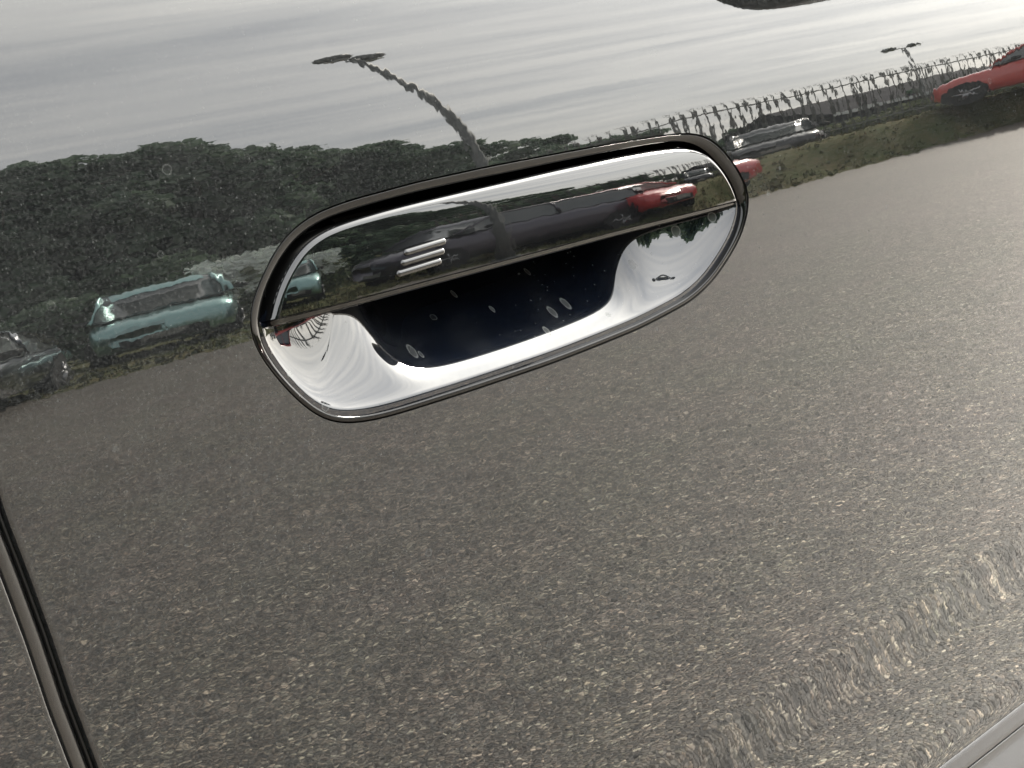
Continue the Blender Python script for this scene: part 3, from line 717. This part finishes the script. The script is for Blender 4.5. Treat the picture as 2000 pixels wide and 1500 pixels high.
def parked_car(name, loc, rz, col, label, kind='hatch', L=4.1, Wd=1.76, H=1.47, metal=0.0, size=1.0, wf=.335):
    """length along local x, nose at +x"""
    t = empty(name, loc, rz); tag(t, label, 'car', 'cars parked along the verge'); pm_ = carpaint(name + '_paint', col, metal); t.scale = (size,) * 3
    hw = Wd / 2; belt = H * .62
    if kind == 'suv': belt = H * .60
    if kind == 'van': belt = H * .52
    S = [(-.500, .78, .42, .62), (-.490, .90, .30, .70), (-.455, .97, .24, .93), (-.38, 1, .20, .99), (-.2, 1, .19, 1.0), (0, 1, .19, .99), (.16, 1, .19, .97), (.24, .995, .20, .93), (.33, .985, .21, .89), (.41, .97, .22, .84), (.465, .93, .24, .77), (.490, .86, .28, .70), (.500, .74, .34, .62)]
    rows = []
    for fx, fw, zl, fb in S:
        x_ = fx * L; w_ = hw * fw; zb_ = belt * fb; row = []
        for a, b in ((0, 0), (.80, 0), (.93, .06), (.985, .30), (1.0, .52), (.985, .78), (.955, .90), (.90, .97), (.72, 1.02), (.35, 1.05), (0, 1.06)):
            row.append((x_, w_ * a, zl + (zb_ - zl) * b))
        rows.append(row)
    v_, f_ = [], []
    nc = 11
    for s in (1, -1):
        off = len(v_)
        for row in rows: v_ += [(p[0], p[1] * s, p[2]) for p in row]
        f_ += grid_faces(len(rows), nc, False, s > 0, off)
        for e in (0, len(rows) - 1):
            q = [off + e * nc + k for k in range(nc)]; f_.append(tuple(q))
    body = mesh_obj('body', v_, f_, pm_, t)
    # cabin: glass lower, roof upper
    if kind == 'van': C_ = [(-.47, .98), (-.45, 1.0), (.10, 1.0), (.22, .9), (.33, .02)]
    elif kind == 'saloon': C_ = [(-.38, .05), (-.24, .90), (-.10, 1.0), (.06, .98), (.12, .92), (.27, .02)]
    else: C_ = [(-.465, .10), (-.43, .62), (-.37, .93), (-.10, 1.0), (.05, .99), (.11, .94), (.15, .74), (.28, .02)]
    gv_, gf = [], []
    def cab(fr, z):   # section at fraction of height
        return fr
    secs = []
    for fx, fz in C_:
        zt = belt * .98 + (H - belt * .98) * fz; row = []
        for a in np.linspace(0, 1, 7):
            th = a * math.pi / 2
            row.append((fx * L, (hw * .93) * (1 - .20 * (zt - belt) / (H - belt) * min(a * 1.2, 1)) * (1 if a < .8 else math.cos((a - .8) / .2 * 1.35)), belt * .97 + (zt - belt * .97) * min(a / .8, 1) + (.02 if a > .85 else 0)))
        secs.append(row)
    for s in (1, -1):
        off = len(gv_)
        for row in secs: gv_ += [(p[0], p[1] * s, p[2]) for p in row]
        gf += grid_faces(len(secs), 7, False, s > 0, off)
        for j in range(len(secs) - 1): pass
    nS = len(secs); # bridge the two halves over the top
    for j in range(nS - 1): gf.append((j * 7 + 6, (j + 1) * 7 + 6, nS * 7 + (j + 1) * 7 + 6, nS * 7 + j * 7 + 6))
    for e in (0, nS - 1): gf.append(tuple([e * 7 + k for k in range(7)] + [nS * 7 + e * 7 + k for k in range(6, -1, -1)]))
    gl_ = mesh_obj('windows', gv_, gf, M_cgl, t)
    # roof skin and pillars, a shade proud
    rv, rf = [], []
    top = [(fx, fz) for fx, fz in C_ if fz > .7]
    for fx, fz in top:
        zt = belt * .98 + (H - belt * .98) * fz
        for q in np.linspace(-1, 1, 9): rv.append((fx * L, q * hw * .775, zt + .035 - .05 * abs(q)**3))
    rf += grid_faces(len(top), 9, False, True)
    rf += [tuple(i_ + 0 for i_ in f) for f in []]
    mesh_obj('roof', rv, rf, pm_, t)
    for s in (1, -1):
        mb = MB()
        pts_ = [(C_[0][0] * L, belt * .98 + (H - belt * .98) * C_[0][1])] + [(fx * L, belt * .98 + (H - belt * .98) * fz) for fx, fz in C_[1:]]
        zt = [p[1] for p in pts_]
        path = [(p[0], s * hw * (.95 - .19 * (p[1] - belt) / (H - belt)), p[1] + .005) for p in pts_]
        mb.tube(path, .035, 6)
        xm = -.10 * L; mb.tube([(xm, s * hw * .955, belt * .97), (xm - .05, s * hw * .77, H * .985)], .04, 6)
        mb.obj('pillar', pm_, t, True)
        mb = MB(); vv_, ff_ = superell(.185 * L, s * (hw + .09), belt + .06, .06, .10, .065, 12, 8); mb.add(vv_, ff_); mb.obj('door_mirror', M_plast, t, True)
        for fx in (-.335, wf):
            c = (fx * L, s * (hw - .10), .315)
            mb = MB(); mb.lathe_y((fx * L, s * (hw - .005), .33), [(-.01, .352), (.008, .348), (.010, .3)], 26); mb.obj('wheel_arch', M_plast, t)
            mb = MB(); mb.lathe_y(c, [(-.1, .27), (-.1, .30), (-.07, .315), (.09, .315), (.122, .30), (.125, .225), (.10, .215)], 28); wh = mb.obj('wheel', M_tyre, t, True)
            mb = MB(); mb.lathe_y((c[0], c[1] + s * .09, c[2]), [(-.01, .215), (.01, .215), (.012, .19), (.0, .185)], 24)
            for k in range(5):
                a = k * 1.2566; mb.tube([(c[0], c[1] + s * .115, c[2]), (c[0] + .2 * math.cos(a), c[1] + s * .108, c[2] + .2 * math.sin(a))], [.035, .02], 5)
            mb.obj('rim', M_rim, wh, True)
        mb = MB(); vv_, ff_ = superell(.455 * L, s * hw * .70, belt * .66, .09, .14, .07, 12, 8); mb.add(vv_, ff_); mb.obj('headlight', M_clear, t, True)
        mb = MB(); vv_, ff_ = superell(-.468 * L, s * hw * .78, belt * .82, .06, .09, .10, 12, 8); mb.add(vv_, ff_); mb.obj('tail_light', M_red_l, t, True)
    MB().box((.494 * L, 0, .36), (.05, Wd * .55, .16)).obj('front_grille', M_plast, t)
    MB().box((-.494 * L, 0, .33), (.05, Wd * .7, .16)).obj('rear_bumper', M_plast, t)
    MB().box((.512 * L, 0, .40), (.012, .5, .11)).obj('number_plate', M_plate, t)
    return t
parked_car('parked_car', (5.55, -13.75, .02), R(129), (.03, .04, .055), 'dark blue-grey saloon parked side on at the far left of the verge', 'saloon', 4.4, 1.78, 1.36, .8)
parked_car('parked_car', (10.75, -18.4, .06), R(121), (.38, .60, .58), 'teal hatchback parked nose towards the asphalt beside the white blossom', 'hatch', 3.9, 1.68, 1.64, .8, 1.07)
parked_car('parked_car', (13.7, -15.3, .06), R(180), (.07, .062, .085), 'black van-like car mirrored in the grip of the handle', 'suv', 4.7, 1.9, 1.9, .6)
parked_car('parked_car', (16.6, -16.3, .2), R(90), (.55, .05, .05), 'red hatchback parked nose out between the dark van and the grass bank', 'hatch', 3.9, 1.85, 1.5, 0, 1.25)
parked_car('parked_car', (25.15, -12.85, 1.12), R(240), (.52, .085, .07), 'red hatchback on top of the grass bank beside the palisade fence', 'hatch', 4.0, 1.8, 1.72, 0, 1.2, .385)
parked_car('parked_car', (23.0, -17.9, .85), R(140), (.012, .013, .016), 'small black car behind the long grass of the bank', 'hatch', 3.8, 1.7, 1.42)
